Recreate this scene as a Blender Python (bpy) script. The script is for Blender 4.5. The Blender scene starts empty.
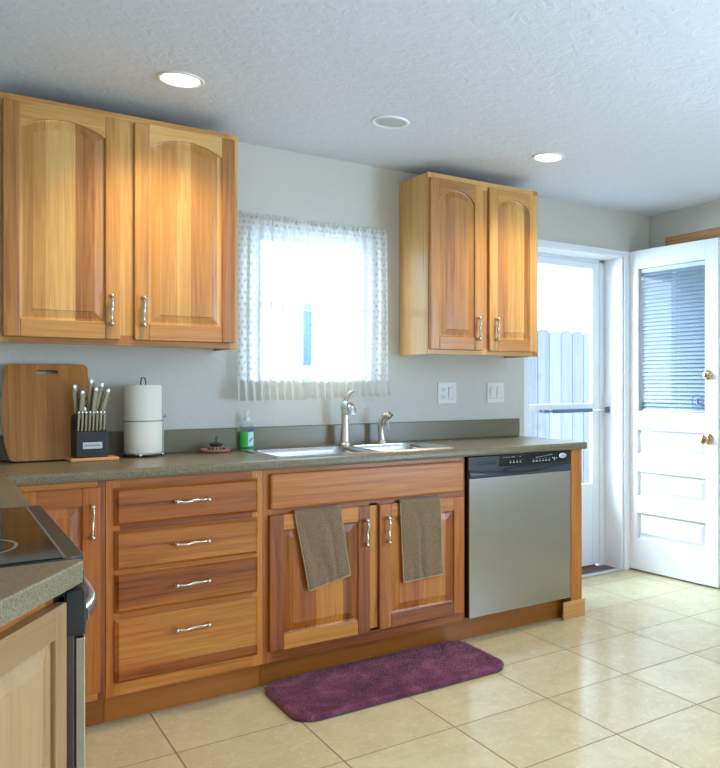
import bpy, bmesh, math, random
from mathutils import Vector, Matrix
random.seed(4)
C = bpy.context.scene.collection
PI = math.pi
sc = bpy.context.scene

# ------------------------------------------------------------------ camera
cam = bpy.data.cameras.new('camera'); camo = bpy.data.objects.new('camera', cam); C.objects.link(camo)
camo.location = (0, -3.7771, 1.2182); camo.rotation_euler = (PI/2, 0, -0.6602)
cam.sensor_fit = 'HORIZONTAL'; cam.sensor_width = 36; cam.lens = 789.658/720*36
cam.shift_x = (360-546.17)/720; cam.clip_start = 0.02
sc.camera = camo
# ------------------------------------------------------------------ world
w = bpy.data.worlds.new('sky'); sc.world = w; w.use_nodes = True
bg = w.node_tree.nodes['Background']; bg.inputs[0].default_value = (.74, .86, 1, 1); bg.inputs[1].default_value = 5.5
# ------------------------------------------------------------------ exposure
vs = sc.view_settings; vs.view_transform = 'Standard'; vs.look = 'None'; vs.exposure = 0.30; vs.gamma = 1; vs.use_curve_mapping = False
sc.cycles.max_bounces = 10; sc.cycles.transparent_max_bounces = 24
sc.cycles.sample_clamp_indirect = 6
# ------------------------------------------------------------------ daylight areas
def area(name, loc, rot, sx, sy, power, col):
    l = bpy.data.lights.new(name, 'AREA'); l.shape = 'RECTANGLE'; l.size = sx; l.size_y = sy; l.energy = power; l.color = col
    o = bpy.data.objects.new(name, l); C.objects.link(o); o.location = loc; o.rotation_euler = rot; return o
COOL = (.48, .71, 1)
# daylight through the big windows behind the camera
#area('daylight_front', (1.9, -6.12, 1.35), (PI/2+.62, 0, 0), 2.6, 1.5, 34, COOL)
area('daylight_right', (3.74, -4.2, 1.25), (PI/2+.70, 0, PI/2), 1.8, 1.6, 165, COOL)
# sky light pouring in through the open back door
dl = area('daylight_door', (2.55, 1.35, 1.9), (0, 0, 0), 1.0, 1.3, 210, (.58, .80, 1))
dl.rotation_euler = (Vector((3.62, -.50, .45))-dl.location).to_track_quat('-Z', 'Y').to_euler()
SPOT_W, SPOT_C = 38, (1, .80, .55)

# ------------------------------------------------------------------ helpers
class MB:
    def __init__(s): s.v = []; s.f = []; s.m = []; s.sm = []
    def add(s, vs, fs, mi=0, smooth=False, M=None):
        n = len(s.v)
        s.v += [tuple(M @ Vector(v)) if M else tuple(v) for v in vs]
        for f in fs: s.f.append([i+n for i in f]); s.m.append(mi); s.sm.append(smooth)
        return s
    def box(s, x0, x1, y0, y1, z0, z1, mi=0, b=0, M=None, seg=2):
        bm = bmesh.new(); bmesh.ops.create_cube(bm, size=1)
        for v in bm.verts: v.co = Vector(((x0+x1)/2+v.co.x*(x1-x0), (y0+y1)/2+v.co.y*(y1-y0), (z0+z1)/2+v.co.z*(z1-z0)))
        if b: bmesh.ops.bevel(bm, geom=bm.edges[:], offset=b, segments=seg, affect='EDGES', profile=.5)
        bm.verts.index_update()
        s.add([v.co[:] for v in bm.verts], [[v.index for v in f.verts] for f in bm.faces], mi, False, M); bm.free(); return s
    def prism(s, pts, a, b, axis='z', mi=0, bev=0, M=None, smooth=False):
        """pts 2-D outline; extruded from a to b along axis. axis z: (x,y); y: (x,z); x: (y,z)"""
        def p3(p, h): return (p[0], p[1], h) if axis == 'z' else ((p[0], h, p[1]) if axis == 'y' else (h, p[0], p[1]))
        bm = bmesh.new(); A = [bm.verts.new(p3(p, a)) for p in pts]; B = [bm.verts.new(p3(p, b)) for p in pts]
        n = len(pts); bm.faces.new(A[::-1]); bm.faces.new(B)
        for i in range(n): bm.faces.new((A[i], A[(i+1) % n], B[(i+1) % n], B[i]))
        bmesh.ops.recalc_face_normals(bm, faces=bm.faces[:])
        if bev:
            es = [e for e in bm.edges if len(e.link_faces) == 2 and (e.link_faces[0].normal.angle(e.link_faces[1].normal, 0) > 1.0)]
            bmesh.ops.bevel(bm, geom=es, offset=bev, segments=2, affect='EDGES', profile=.5)
        bm.verts.index_update()
        s.add([v.co[:] for v in bm.verts], [[v.index for v in f.verts] for f in bm.faces], mi, smooth, M); bm.free(); return s
    def tube(s, pts, r, n=10, mi=0, M=None, caps=True, closed=False, flat=1):
        pts = [Vector(p) for p in pts]; N = len(pts); rr = r if isinstance(r, (list, tuple)) else [r]*N
        vs = []; fs = []; up = None
        for i in range(N):
            if closed: t = (pts[(i+1) % N]-pts[i-1]).normalized()
            else: t = (pts[min(i+1, N-1)]-pts[max(i-1, 0)]).normalized()
            if up is None:
                up = t.orthogonal().normalized() if abs(t.z) > .9 else (Vector((0, 0, 1))-t*t.z).normalized()
            else: up = (up-t*up.dot(t)).normalized()
            sd = t.cross(up)
            for k in range(n):
                a = 2*PI*k/n; vs.append(pts[i]+(up*math.cos(a)+sd*math.sin(a)*flat)*rr[i])
        for i in range(N if closed else N-1):
            j = (i+1) % N
            for k in range(n): fs.append((i*n+k, i*n+(k+1) % n, j*n+(k+1) % n, j*n+k))
        if caps and not closed: fs.append(tuple(range(n))[::-1]); fs.append(tuple((N-1)*n+k for k in range(n)))
        return s.add(vs, fs, mi, True, M)
    def lathe(s, prof, c=(0, 0, 0), n=32, mi=0, M=None, sx=1, sy=1, cap=True):
        vs = []; fs = []
        for r, z in prof:
            for k in range(n): a = 2*PI*k/n; vs.append((c[0]+r*sx*math.cos(a), c[1]+r*sy*math.sin(a), c[2]+z))
        for i in range(len(prof)-1):
            for k in range(n): fs.append((i*n+k, i*n+(k+1) % n, (i+1)*n+(k+1) % n, (i+1)*n+k))
        if cap and prof[0][0] > 1e-6: fs.append(tuple(range(n))[::-1])
        if cap and prof[-1][0] > 1e-6: fs.append(tuple((len(prof)-1)*n+k for k in range(n)))
        return s.add(vs, fs, mi, True, M)
    def ball(s, c, r, n=14, mi=0, M=None, sz=1):
        return s.lathe([(r*math.sin(PI*i/8), -r*sz*math.cos(PI*i/8)) for i in range(9)], c, n, mi, M)
    def grid(s, fn, nu, nv, mi=0, smooth=True):
        vs = [fn(i/nu, j/nv) for j in range(nv+1) for i in range(nu+1)]
        fs = [(j*(nu+1)+i, j*(nu+1)+i+1, (j+1)*(nu+1)+i+1, (j+1)*(nu+1)+i) for j in range(nv) for i in range(nu)]
        return s.add(vs, fs, mi, smooth)
    def build(s, name, mats, parent=None, kind=None, label=None, cat=None, group=None, solid=0, ang=40):
        me = bpy.data.meshes.new(name); me.from_pydata(s.v, [], s.f); me.update()
        if not isinstance(mats, (list, tuple)): mats = [mats]
        for m in mats: me.materials.append(m)
        bm = bmesh.new(); bm.from_mesh(me)
        bm.faces.ensure_lookup_table()
        for f, mi, sm in zip(bm.faces, s.m, s.sm): f.material_index = mi; f.smooth = sm
        bmesh.ops.recalc_face_normals(bm, faces=bm.faces[:])
        for e in bm.edges:
            if len(e.link_faces) == 2 and e.link_faces[0].normal.angle(e.link_faces[1].normal, 0) > math.radians(ang): e.smooth = False
        bm.to_mesh(me); bm.free()
        o = bpy.data.objects.new(name, me); C.objects.link(o)
        if parent: o.parent = parent
        if kind: o['kind'] = kind
        if label: o['label'] = label
        if cat: o['category'] = cat
        if group: o['group'] = group
        if solid:
            md = o.modifiers.new('solid', 'SOLIDIFY'); md.thickness = solid; md.offset = 0
        return o
def thing(name, label, cat, loc=(0, 0, 0), rz=0, group=None):
    o = bpy.data.objects.new(name, None); C.objects.link(o); o.location = loc; o.rotation_euler = (0, 0, rz)
    o.empty_display_size = .05; o['label'] = label; o['category'] = cat
    if group: o['group'] = group
    return o
def tag(o, label, cat, group=None):
    o['label'] = label; o['category'] = cat
    if group: o['group'] = group
    return o

# ------------------------------------------------------------------ materials
def mat(name, col=(.8, .8, .8), rough=.5, metal=0, **kw):
    m = bpy.data.materials.new(name); m.use_nodes = True; b = m.node_tree.nodes['Principled BSDF']
    b.inputs['Base Color'].default_value = (*col, 1); b.inputs['Roughness'].default_value = rough; b.inputs['Metallic'].default_value = metal
    for k, v in kw.items(): b.inputs[k.replace('_', ' ')].default_value = v
    return m
def s2l(r, g, b):
    f = lambda c: (c/255/12.92) if c/255 <= .04045 else ((c/255+.055)/1.055)**2.4
    return (f(r), f(g), f(b))
class NT:
    def __init__(s, m): s.t = m.node_tree; s.b = s.t.nodes['Principled BSDF']
    def n(s, typ, **kw):
        x = s.t.nodes.new(typ)
        for k, v in kw.items(): setattr(x, k, v)
        return x
    def l(s, a, b): s.t.links.new(a, b)
    def math(s, op, a, b=None):
        x = s.n('ShaderNodeMath', operation=op)
        for i, v in enumerate((a, b)):
            if v is None: continue
            if isinstance(v, (int, float)): x.inputs[i].default_value = v
            else: s.l(v, x.inputs[i])
        return x.outputs[0]
    def ramp(s, fac, stops):
        x = s.n('ShaderNodeValToRGB'); s.l(fac, x.inputs[0]); e = x.color_ramp.elements
        while len(e) < len(stops): e.new(.5)
        for k, (p, c) in enumerate(stops): e[k].position = p; e[k].color = (*c, 1)
        return x.outputs[0]
    def noise(s, vec, scale, detail=3, rough=.5, dist=0):
        x = s.n('ShaderNodeTexNoise'); x.inputs['Scale'].default_value = scale; x.inputs['Detail'].default_value = detail
        x.inputs['Roughness'].default_value = rough; x.inputs['Distortion'].default_value = dist
        s.l(vec, x.inputs['Vector']); return x.outputs[0]
    def vmap(s, vec, scale):
        x = s.n('ShaderNodeVectorMath', operation='MULTIPLY'); s.l(vec, x.inputs[0]); x.inputs[1].default_value = scale; return x.outputs[0]
    def mix(s, fac, a, b, mode='MIX'):
        x = s.n('ShaderNodeMix', data_type='RGBA', blend_type=mode)
        for i, v in ((0, fac), (6, a), (7, b)):
            if isinstance(v, (int, float)): x.inputs[i].default_value = v
            elif isinstance(v, tuple): x.inputs[i].default_value = (*v, 1)
            else: s.l(v, x.inputs[i])
        return x.outputs[2]
    def bump(s, h, strength=.3, dist=.002):
        x = s.n('ShaderNodeBump'); x.inputs['Strength'].default_value = strength; x.inputs['Distance'].default_value = dist
        s.l(h, x.inputs['Height']); s.l(x.outputs[0], s.b.inputs['Normal'])

def wood(name, along='Z', boards=0, cols=None, rough=.36, coat=.12, dark=1.0):
    m = mat(name, rough=rough); t = NT(m)
    cols = cols or [s2l(138, 84, 34), s2l(172, 114, 50), s2l(194, 138, 68), s2l(216, 168, 98)]
    cols = [tuple(c*dark for c in k) for k in cols]
    tc = t.n('ShaderNodeTexCoord').outputs['Object']; oi = t.n('ShaderNodeObjectInfo'); geo = t.n('ShaderNodeNewGeometry')
    rnd = t.math('ADD', t.math('MULTIPLY', oi.outputs['Random'], 37.0), t.math('MULTIPLY', geo.outputs['Random Per Island'], 53.0))
    if boards:
        sx = t.n('ShaderNodeSeparateXYZ'); t.l(tc, sx.inputs[0])
        ac = sx.outputs['X'] if along == 'Z' else sx.outputs['Z']
        wob = t.math('MULTIPLY', t.math('SINE', t.math('MULTIPLY', t.math('ADD', ac, rnd), 23.0)), .3)
        fl = t.math('FLOOR', t.math('ADD', t.math('DIVIDE', ac, boards), wob))
        rnd = t.math('ADD', rnd, t.math('MULTIPLY', fl, 7.31))
    wn = t.n('ShaderNodeTexWhiteNoise', noise_dimensions='1D'); t.l(rnd, wn.inputs['W'])
    comb = t.n('ShaderNodeCombineXYZ'); t.l(rnd, comb.inputs[0]); t.l(rnd, comb.inputs[1]); t.l(rnd, comb.inputs[2])
    add = t.n('ShaderNodeVectorMath', operation='ADD'); t.l(tc, add.inputs[0]); t.l(comb.outputs[0], add.inputs[1])
    v = add.outputs[0]
    k = 1.3; a = {'X': (k, 34, 34), 'Y': (34, k, 34), 'Z': (34, 34, k)}[along]
    f = {'X': (6, 260, 260), 'Y': (260, 6, 260), 'Z': (260, 260, 6)}[along]
    g1 = t.noise(t.vmap(v, a), 1.0, 4, .62, 1.4)
    g2 = t.noise(t.vmap(v, f), 1.0, 2, .6)
    g3 = t.noise(t.vmap(v, tuple(q*.32 for q in a)), 1.0, 2, .5, .8)
    val = t.math('ADD', t.math('MULTIPLY', g1, .58), t.math('MULTIPLY', g2, .22))
    val = t.math('ADD', val, t.math('MULTIPLY', wn.outputs[0], .42))
    val = t.math('ADD', val, t.math('MULTIPLY', g3, .22))
    col = t.ramp(val, [(.42, cols[0]), (.57, cols[1]), (.75, cols[2]), (.95, cols[3])])
    # mineral streaks of hickory
    st = t.noise(t.vmap(v, tuple(q*.6 for q in a)), 1.0, 3, .5, 2.0)
    stf = t.ramp(st, [(.62, (0, 0, 0)), (.72, (1, 1, 1))])
    col = t.mix(t.math('MULTIPLY', stf, .45), col, tuple(c*.75 for c in cols[0]))
    t.l(col, t.b.inputs['Base Color']); t.b.inputs['Coat Weight'].default_value = coat; t.b.inputs['Coat Roughness'].default_value = .2
    t.bump(g2, .08, .001)
    return m
HV = wood('hickory_vertical', 'Z'); HH = wood('hickory_horizontal', 'X'); HP = wood('hickory_panel', 'Z', boards=.075)
HY = wood('hickory_lengthwise', 'Y')
HD = wood('hickory_dim_drawer', 'X', boards=.11, cols=[s2l(104, 46, 8), s2l(154, 80, 20), s2l(182, 106, 34), s2l(208, 142, 62)])  # drawer fronts: same hickory, the weaker light down low put into its colours
DIMC = [s2l(104, 46, 8), s2l(154, 80, 20), s2l(182, 104, 32), s2l(206, 134, 54)]  # redder, darker copy of the wall cabinet hickory: weaker light painted into the colour
HVB = wood('hickory_dim_vertical', 'Z', cols=DIMC); HHB = wood('hickory_dim_horizontal', 'X', cols=DIMC); HPB = wood('hickory_dim_panel', 'Z', boards=.075, cols=DIMC)
BAMBOO = wood('bamboo', 'Z', boards=.022, cols=[s2l(126, 72, 24), s2l(164, 102, 40), s2l(180, 116, 48), s2l(196, 134, 62)], rough=.45, coat=0)
MAPLE = wood('maple_base', 'X', cols=[s2l(176, 116, 62), s2l(200, 140, 80), s2l(212, 154, 94), s2l(224, 172, 112)])
TRIMW = wood('oak_trim', 'Y', cols=[s2l(150, 98, 56), s2l(176, 122, 74), s2l(190, 136, 84), s2l(204, 152, 98)])

def paint(name, col, bscale, bstr, rough=.6):
    m = mat(name, col, rough); t = NT(m); tc = t.n('ShaderNodeTexCoord').outputs['Object']
    a = t.noise(tc, bscale, 4, .6, .6); r = t.ramp(a, [(.42, (0, 0, 0)), (.6, (1, 1, 1))]); t.bump(r, bstr, .003); return m
WALL = paint('wall_paint', s2l(206, 202, 191), 14, .25)
CEIL = paint('ceiling_paint', s2l(216, 221, 228), 22, .45, .7)
WHITE = mat('white_gloss_paint', s2l(236, 238, 240), .35)
WHITEP = mat('white_plastic', s2l(228, 226, 218), .4)
VINYL = mat('white_vinyl', s2l(230, 236, 240), .4)
CHROME = mat('chrome', s2l(220, 220, 220), .12, 1)
NICKEL = mat('satin_nickel', s2l(212, 206, 194), .24, 1)
BRASS = mat('brass', s2l(216, 200, 160), .15, 1)
BLACK = mat('black_plastic', s2l(26, 27, 30), .35)
BLACKM = mat('black_matte', s2l(22, 22, 24), .5)
CAVITY = mat('shadowed_interior', s2l(60, 44, 32), .8)
def steel():
    m = mat('brushed_steel', s2l(164, 160, 155), .27, 1); t = NT(m); tc = t.n('ShaderNodeTexCoord').outputs['Object']
    n = t.noise(t.vmap(tc, (900, 900, 3)), 1, 2); r = t.ramp(n, [(.3, (.24,)*3), (.7, (.27,)*3)])
    t.l(r, t.b.inputs['Roughness']); t.b.inputs['Anisotropic'].default_value = .5; return m
STEEL = steel()
SINKS = mat('sink_steel', s2l(205, 207, 208), .22, 1)
def laminate():
    m = mat('speckled_laminate', rough=.28); t = NT(m); tc = t.n('ShaderNodeTexCoord').outputs['Object']
    n = t.noise(tc, 300, 2, .8); n2 = t.noise(tc, 900, 1)
    c = t.ramp(n, [(.36, s2l(80, 70, 50)), (.48, s2l(116, 105, 80)), (.6, s2l(132, 121, 95)), (.7, s2l(160, 149, 122))])
    c = t.mix(t.math('MULTIPLY', t.ramp(n2, [(.62, (0,)*3), (.68, (1,)*3)]), .5), c, s2l(66, 60, 48))
    t.l(c, t.b.inputs['Base Color']); t.bump(n, .04, .0005); return m
LAM = laminate()
def tiles():
    m = mat('ceramic_tiles', rough=.3); t = NT(m); tc = t.n('ShaderNodeTexCoord').outputs['Object']
    mp = t.n('ShaderNodeMapping'); t.l(tc, mp.inputs[0]); mp.inputs['Location'].default_value = (-1.8788+.4149*60, 1.363+.3946*60, 0)
    br = t.n('ShaderNodeTexBrick', offset=0, squash=1); t.l(mp.outputs[0], br.inputs['Vector'])
    br.inputs['Scale'].default_value = 1; br.inputs['Brick Width'].default_value = .4149; br.inputs['Row Height'].default_value = .3946
    br.inputs['Mortar Size'].default_value = .0032; br.inputs['Mortar Smooth'].default_value = .3; br.inputs['Bias'].default_value = 0
    br.inputs['Color1'].default_value = (*s2l(206, 194, 154), 1); br.inputs['Color2'].default_value = (*s2l(198, 184, 142), 1)
    br.inputs['Mortar'].default_value = (*s2l(138, 112, 82), 1)
    n = t.noise(tc, 7, 5, .65, .6); n2 = t.noise(tc, 38, 4, .6, 1)
    c = t.mix(t.math('MULTIPLY', t.ramp(n, [(.4, (0,)*3), (.66, (1,)*3)]), .45), br.outputs['Color'], s2l(180, 164, 124), 'MIX')
    c = t.mix(t.math('MULTIPLY', t.ramp(n2, [(.5, (0,)*3), (.7, (1,)*3)]), .35), c, s2l(220, 212, 188))
    c = t.mix(br.outputs['Fac'], c, s2l(138, 112, 82))
    t.l(c, t.b.inputs['Base Color'])
    rr = t.ramp(br.outputs['Fac'], [(0, (.20,)*3), (1, (.8,)*3)]); t.l(rr, t.b.inputs['Roughness'])
    h = t.math('SUBTRACT', t.math('MULTIPLY', n2, .25), br.outputs['Fac']); t.bump(h, .35, .002); return m
TILE = tiles()
GLASS = mat('clear_glass', (1, 1, 1), .02, IOR=1.45)
def thin_glass():
    m = bpy.data.materials.new('window_glass'); m.use_nodes = True; t = m.node_tree; t.nodes.clear()
    o = t.nodes.new('ShaderNodeOutputMaterial'); mx = t.nodes.new('ShaderNodeMixShader'); tr = t.nodes.new('ShaderNodeBsdfTransparent'); g = t.nodes.new('ShaderNodeBsdfGlossy')
    g.inputs['Roughness'].default_value = .02; lw = t.nodes.new('ShaderNodeLayerWeight'); lw.inputs[0].default_value = .5; pw = t.nodes.new('ShaderNodeMath'); pw.operation = 'POWER'; t.links.new(lw.outputs['Facing'], pw.inputs[0]); pw.inputs[1].default_value = 4; fr = t.nodes.new('ShaderNodeMath'); fr.operation = 'MULTIPLY_ADD'; t.links.new(pw.outputs[0], fr.inputs[0]); fr.inputs[1].default_value = .7; fr.inputs[2].default_value = .035
    tr.inputs[0].default_value = (.95, .98, 1, 1)
    t.links.new(fr.outputs[0], mx.inputs[0]); t.links.new(tr.outputs[0], mx.inputs[1]); t.links.new(g.outputs[0], mx.inputs[2]); t.links.new(mx.outputs[0], o.inputs[0]); return m
PANE = thin_glass()
CERAM = mat('black_ceramic_glass', s2l(18, 15, 13), .06)
def emit(name, col, s):
    m = mat(name, (1, 1, 1), .5); b = m.node_tree.nodes['Principled BSDF']; b.inputs['Emission Color'].default_value = (*col, 1); b.inputs['Emission Strength'].default_value = s; return m
LAMPE = emit('lit_lamp_lens', (1, .93, .82), 7)
def lace():
    m = bpy.data.materials.new('lace'); m.use_nodes = True; t = NT(m); b = t.b
    tc = t.n('ShaderNodeTexCoord').outputs['Object']; mp = t.vmap(tc, (1, 0, 1))
    sx = t.n('ShaderNodeSeparateXYZ'); t.l(mp, sx.inputs[0])
    # staggered rows of small open eyelets
    px, pz = .021, .027
    u = t.math('DIVIDE', sx.outputs['X'], px); v = t.math('DIVIDE', sx.outputs['Z'], pz)
    row = t.math('FLOOR', v); u2 = t.math('ADD', u, t.math('MULTIPLY', t.math('MODULO', row, 2.0), .5))
    fu = t.math('SUBTRACT', t.math('FRACT', u2), .5); fv = t.math('SUBTRACT', t.math('FRACT', v), .5)
    d = t.math('SQRT', t.math('ADD', t.math('MULTIPLY', fu, fu), t.math('MULTIPLY', fv, fv)))
    n = t.noise(tc, 260, 2)
    d2 = t.math('ADD', d, t.math('MULTIPLY', t.math('SUBTRACT', n, .5), .7))
    motif = t.ramp(d2, [(.13, (.15,)*3), (.27, (1,)*3)])       # open eyelets
    net = t.ramp(n, [(.44, (.74,)*3), (.58, (.92,)*3)])
    alpha = t.math('MULTIPLY', motif, net)
    tr = t.n('ShaderNodeBsdfTranslucent'); tr.inputs[0].default_value = (*s2l(232, 236, 238), 1)
    df = t.n('ShaderNodeBsdfDiffuse'); df.inputs[0].default_value = (*s2l(222, 218, 208), 1)
    m1 = t.n('ShaderNodeMixShader'); m1.inputs[0].default_value = .62; t.l(df.outputs[0], m1.inputs[1]); t.l(tr.outputs[0], m1.inputs[2])
    tp = t.n('ShaderNodeBsdfTransparent'); m2 = t.n('ShaderNodeMixShader'); t.l(alpha, m2.inputs[0]); t.l(tp.outputs[0], m2.inputs[1]); t.l(m1.outputs[0], m2.inputs[2])
    out = [x for x in t.t.nodes if x.type == 'OUTPUT_MATERIAL'][0]; t.l(m2.outputs[0], out.inputs[0]); t.t.nodes.remove(b); return m
LACE = lace()

# ================================================================== SETTING
ZC = 2.344; XR_, YB, XL_ = 3.81, -6.2, -.44
MB().box(XL_-.1, XR_+.1, YB-.1, .17, -.06, 0).build('floor', TILE, kind='structure')
MB().box(XL_-.1, XR_+.1, YB-.1, .17, ZC, ZC+.1).build('ceiling', CEIL, kind='structure')
# back wall with window opening and door opening
WX0, WX1, WZ0, WZ1 = 1.185, 1.86, 1.225, 1.99
DX0, DX1, DZ = 2.80, 3.56, 2.045
b = MB()
b.box(XL_-.1, WX0, 0, .17, 0, ZC).box(WX1, DX0-.035, 0, .17, 0, ZC).box(WX0, WX1, 0, .17, 0, WZ0).box(WX0, WX1, 0, .17, WZ1, ZC)
b.box(DX0-.035, DX1+.02, 0, .17, DZ+.02, ZC).box(DX1+.02, XR_+.1, 0, .17, 0, ZC)
b.build('wall_back', WALL, kind='structure')
MB().box(XL_-.1, XL_, YB, 0, 0, ZC).build('wall_left', WALL, kind='structure')
# right wall with wooden-cased doorway near the corner, and a big window further back
b = MB(); b.box(XR_, XR_+.1, -.2, 0, 0, ZC).box(XR_, XR_+.1, -1.05, -.2, 2.11, ZC).box(XR_, XR_+.1, -3.3, -1.05, 0, ZC)
b.box(XR_, XR_+.1, -5.1, -3.3, 0, .55).box(XR_, XR_+.1, -5.1, -3.3, 2.15, ZC).box(XR_, XR_+.1, YB, -5.1, 0, ZC)
b.build('wall_right', WALL, kind='structure')
b = MB(); b.box(XL_-.1, XR_+.1, YB-.1, YB, 0, ZC)
b.build('wall_front', WALL, kind='structure')
# windows out of frame that let the daylight in
def window(name, x0, x1, z0, z1, y, M=None, fw=.05, mid=True, fb=None):
    fb = fb or fw; f = MB()
    f.box(x0, x0+fw, y-.03, y+.03, z0, z1, b=.003, M=M).box(x1-fw, x1, y-.03, y+.03, z0, z1, b=.003, M=M)
    f.box(x0+fw, x1-fw, y-.03, y+.03, z1-fw, z1, b=.003, M=M).box(x0+fw, x1-fw, y-.03, y+.03, z0, z0+fb, b=.003, M=M)
    fr = f.build(name, VINYL, kind='structure')
    if mid: MB().box(x0+fw, x1-fw, y-.02, y+.02, (z0+z1)/2-.018, (z0+z1)/2+.018, b=.003, M=M).build('meeting_rail', VINYL, fr)
    MB().box(x0+fw, x1-fw, y-.003, y+.003, z0+fb, z1-fw, M=M).build('window_pane', PANE, fr)
    return fr
window('window_1', WX0, WX1, WZ0, WZ1, .12, fw=.068, fb=.025)
window('window_2', -5.1, -3.3, .55, 2.15, 0, M=Matrix(((0, -1, 0, XR_+.05), (1, 0, 0, 0), (0, 0, 1, 0), (0, 0, 0, 1))))
# doorway on right wall: wood casing and closed white door
b = MB(); b.box(XR_-.02, XR_, -1.09, -.165, 2.12, 2.177, b=.004).box(XR_-.02, XR_, -.225, -.17, 0, 2.12, b=.004).box(XR_-.02, XR_, -1.085, -1.03, 0, 2.12, b=.004)
b.build('trim_1', TRIMW, kind='structure')
d = MB(); d.box(XR_+.02, XR_+.06, -1.03, -.225, .01, 2.11, b=.002)
d.build('door_3', WHITE, kind='structure')
# back door jambs and casing
b = MB(); b.box(DX1, DX1+.02, 0, .17, 0, DZ+.02).box(DX0-.035, DX0, -.001, .17, 0, DZ+.02).box(DX0, DX1, 0, .17, DZ, DZ+.02)
b.build('trim_2', WHITE, kind='structure')
b = MB(); b.box(DX0-.03, DX1+.06, -.012, 0, DZ+.005, DZ+.035, b=.004).box(DX0-.03, DX1+.065, -.018, 0, DZ+.03, DZ+.042, b=.003)
b.box(DX1+.012, DX1+.06, -.014, 0, 0, DZ+.01, b=.004)
b.build('trim_3', WHITE, kind='structure')
MB().box(DX0, DX1, -.012, .030, 0, .012, b=.004).build('trim_4', mat('aluminium_threshold', s2l(200, 206, 212), .4, .6), kind='structure')
MB().box(DX0, DX1, .031, .171, 0, .006, b=.002).build('trim_5', mat('maroon_sill', s2l(110, 78, 82), .7), kind='structure')

# open white panel door
A = Vector((3.6127, .021)); ang = math.atan2(-.73, .055)
dr = bpy.data.objects.new('door_1', None); C.objects.link(dr); dr.location = (A.x, A.y, .012); dr.rotation_euler = (0, 0, ang); dr['kind'] = 'structure'
# local: x along door, y: +y is away from the opening face (towards right wall)
W, H = .736, 2.074
m = MB(); gx0, gx1, gz0, gz1 = .108, .640, 1.030, 1.955
px0, px1 = .10, .645
pans = [(.757, .912), (.482, .640), (.205, .372)]
m.box(0, px0, 0, .04, 0, H, b=.003).box(px1, W, 0, .04, 0, H, b=.003)
zs = [0]+[q for p in sorted(pans) for q in p]+[gz0-.0]
for i in range(0, len(zs), 2): m.box(px0, px1, 0, .04, zs[i], zs[i+1])
m.box(px0, px1, 0, .04, gz1, H); m.box(px0, gx0, 0, .04, gz0, gz1).box(gx1, px1, 0, .04, gz0, gz1)
m.build('door_frame', WHITE, dr)
for z0, z1 in pans:
    q = MB(); R = []
    for ins, dep in ((0, .020), (.014, .021), (.034, .009), (.036, .006)):
        R.append([(px0+ins, dep, z0+ins), (px1-ins, dep, z0+ins), (px1-ins, dep, z1-ins), (px0+ins, dep, z1-ins)])
    vs = [p for r in R for p in r]; fs = [(i*4+k, i*4+(k+1) % 4, i*4+4+(k+1) % 4, i*4+4+k) for i in range(3) for k in range(4)]+[(12, 13, 14, 15)]
    q.add(vs, fs); q.box(px0, px1, .024, .034, z0, z1); q.build('door_panel', WHITE, dr)
MB().box(gx0, gx1, .012, .016, gz0, gz1).build('door_glass', PANE, dr)
# knobs both sides
def knob(x, z, r, dead=False):
    for s in (-1, 1):
        y0 = 0 if s < 0 else .04
        M = Matrix.Translation((x, y0, z)) @ Matrix.Rotation(PI/2*(1 if s < 0 else -1), 4, 'X')
        prof = [(.028, 0), (.03, .004), (.024, .008)]
        if dead: prof = [(.030, 0), (.031, .006), (.026, .012), (.018, .016), (.017, .03), (.012, .033), (0, .033)]
        else: prof = [(.033, 0), (.034, .004), (.026, .009), (.013, .014), (.012, .03), (.022, .036), (.029, .048), (.027, .060), (.016, .067), (0, .068)]
        MB().lathe(prof, M=M, n=28).build('deadbolt' if dead else 'door_knob', BRASS if s < 0 else BRASS, dr)
knob(.662, 1.26, .03, True); knob(.668, .878, .03)
for z in (.25, 1.05, 1.85): MB().tube([(-.004, 0, z-.045), (-.004, 0, z+.045)], .007).build('hinge', BRASS, dr)
# round decal on the glass
q = MB(); q.tube([(.575+.040*math.cos(a*PI/20), .0105, 1.095+.046*math.sin(a*PI/20)) for a in range(40)], .0022, 6, closed=True)
q.ball((.575, .0105, 1.112), .007); q.tube([(.575, .0105, 1.104), (.575, .0105, 1.082)], [.005, .009], 6); q.tube([(.558, .0105, 1.088), (.575, .0105, 1.098), (.592, .0105, 1.088)], .003, 6); q.tube([(.556, .0105, 1.074), (.594, .0105, 1.074)], .003, 6)
o = q.build('window_decal', mat('decal_blue', s2l(96, 118, 160), .5), dr)
# blind on the far side of the glass
bl = thing('window_blind', 'white slatted mini blind hanging behind the glass of the open white door', 'blind', (A.x, A.y, .012), ang)
q = MB(); n = 36
for i in range(n):
    z = gz0+.02+(gz1-gz0-.06)*i/(n-1)
    M = Matrix.Translation(((gx0+gx1)/2, .030, z)) @ Matrix.Rotation(math.radians(62), 4, 'X')
    q.box(-(gx1-gx0)/2+.012, (gx1-gx0)/2-.01, -.0135, .0135, -.0006, .0006, M=M)
q.build('blind_slats', mat('blind_white', s2l(150, 156, 166), .45), bl)
q = MB(); q.box(gx0+.008, gx1-.008, .019, .039, gz1-.028, gz1-.002, b=.002); q.build('head_rail', WHITEP, bl)
q = MB(); q.box(gx0+.012, gx1-.012, .022, .038, gz0+.003, gz0+.012, b=.002); q.build('bottom_rail', WHITEP, bl)
q = MB()
for x in (gx0+.1, (gx0+gx1)/2, gx1-.1): q.tube([(x, .030, gz0+.01), (x, .030, gz1-.02)], .0008, 5)
q.build('ladder_cord', WHITEP, bl)

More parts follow.
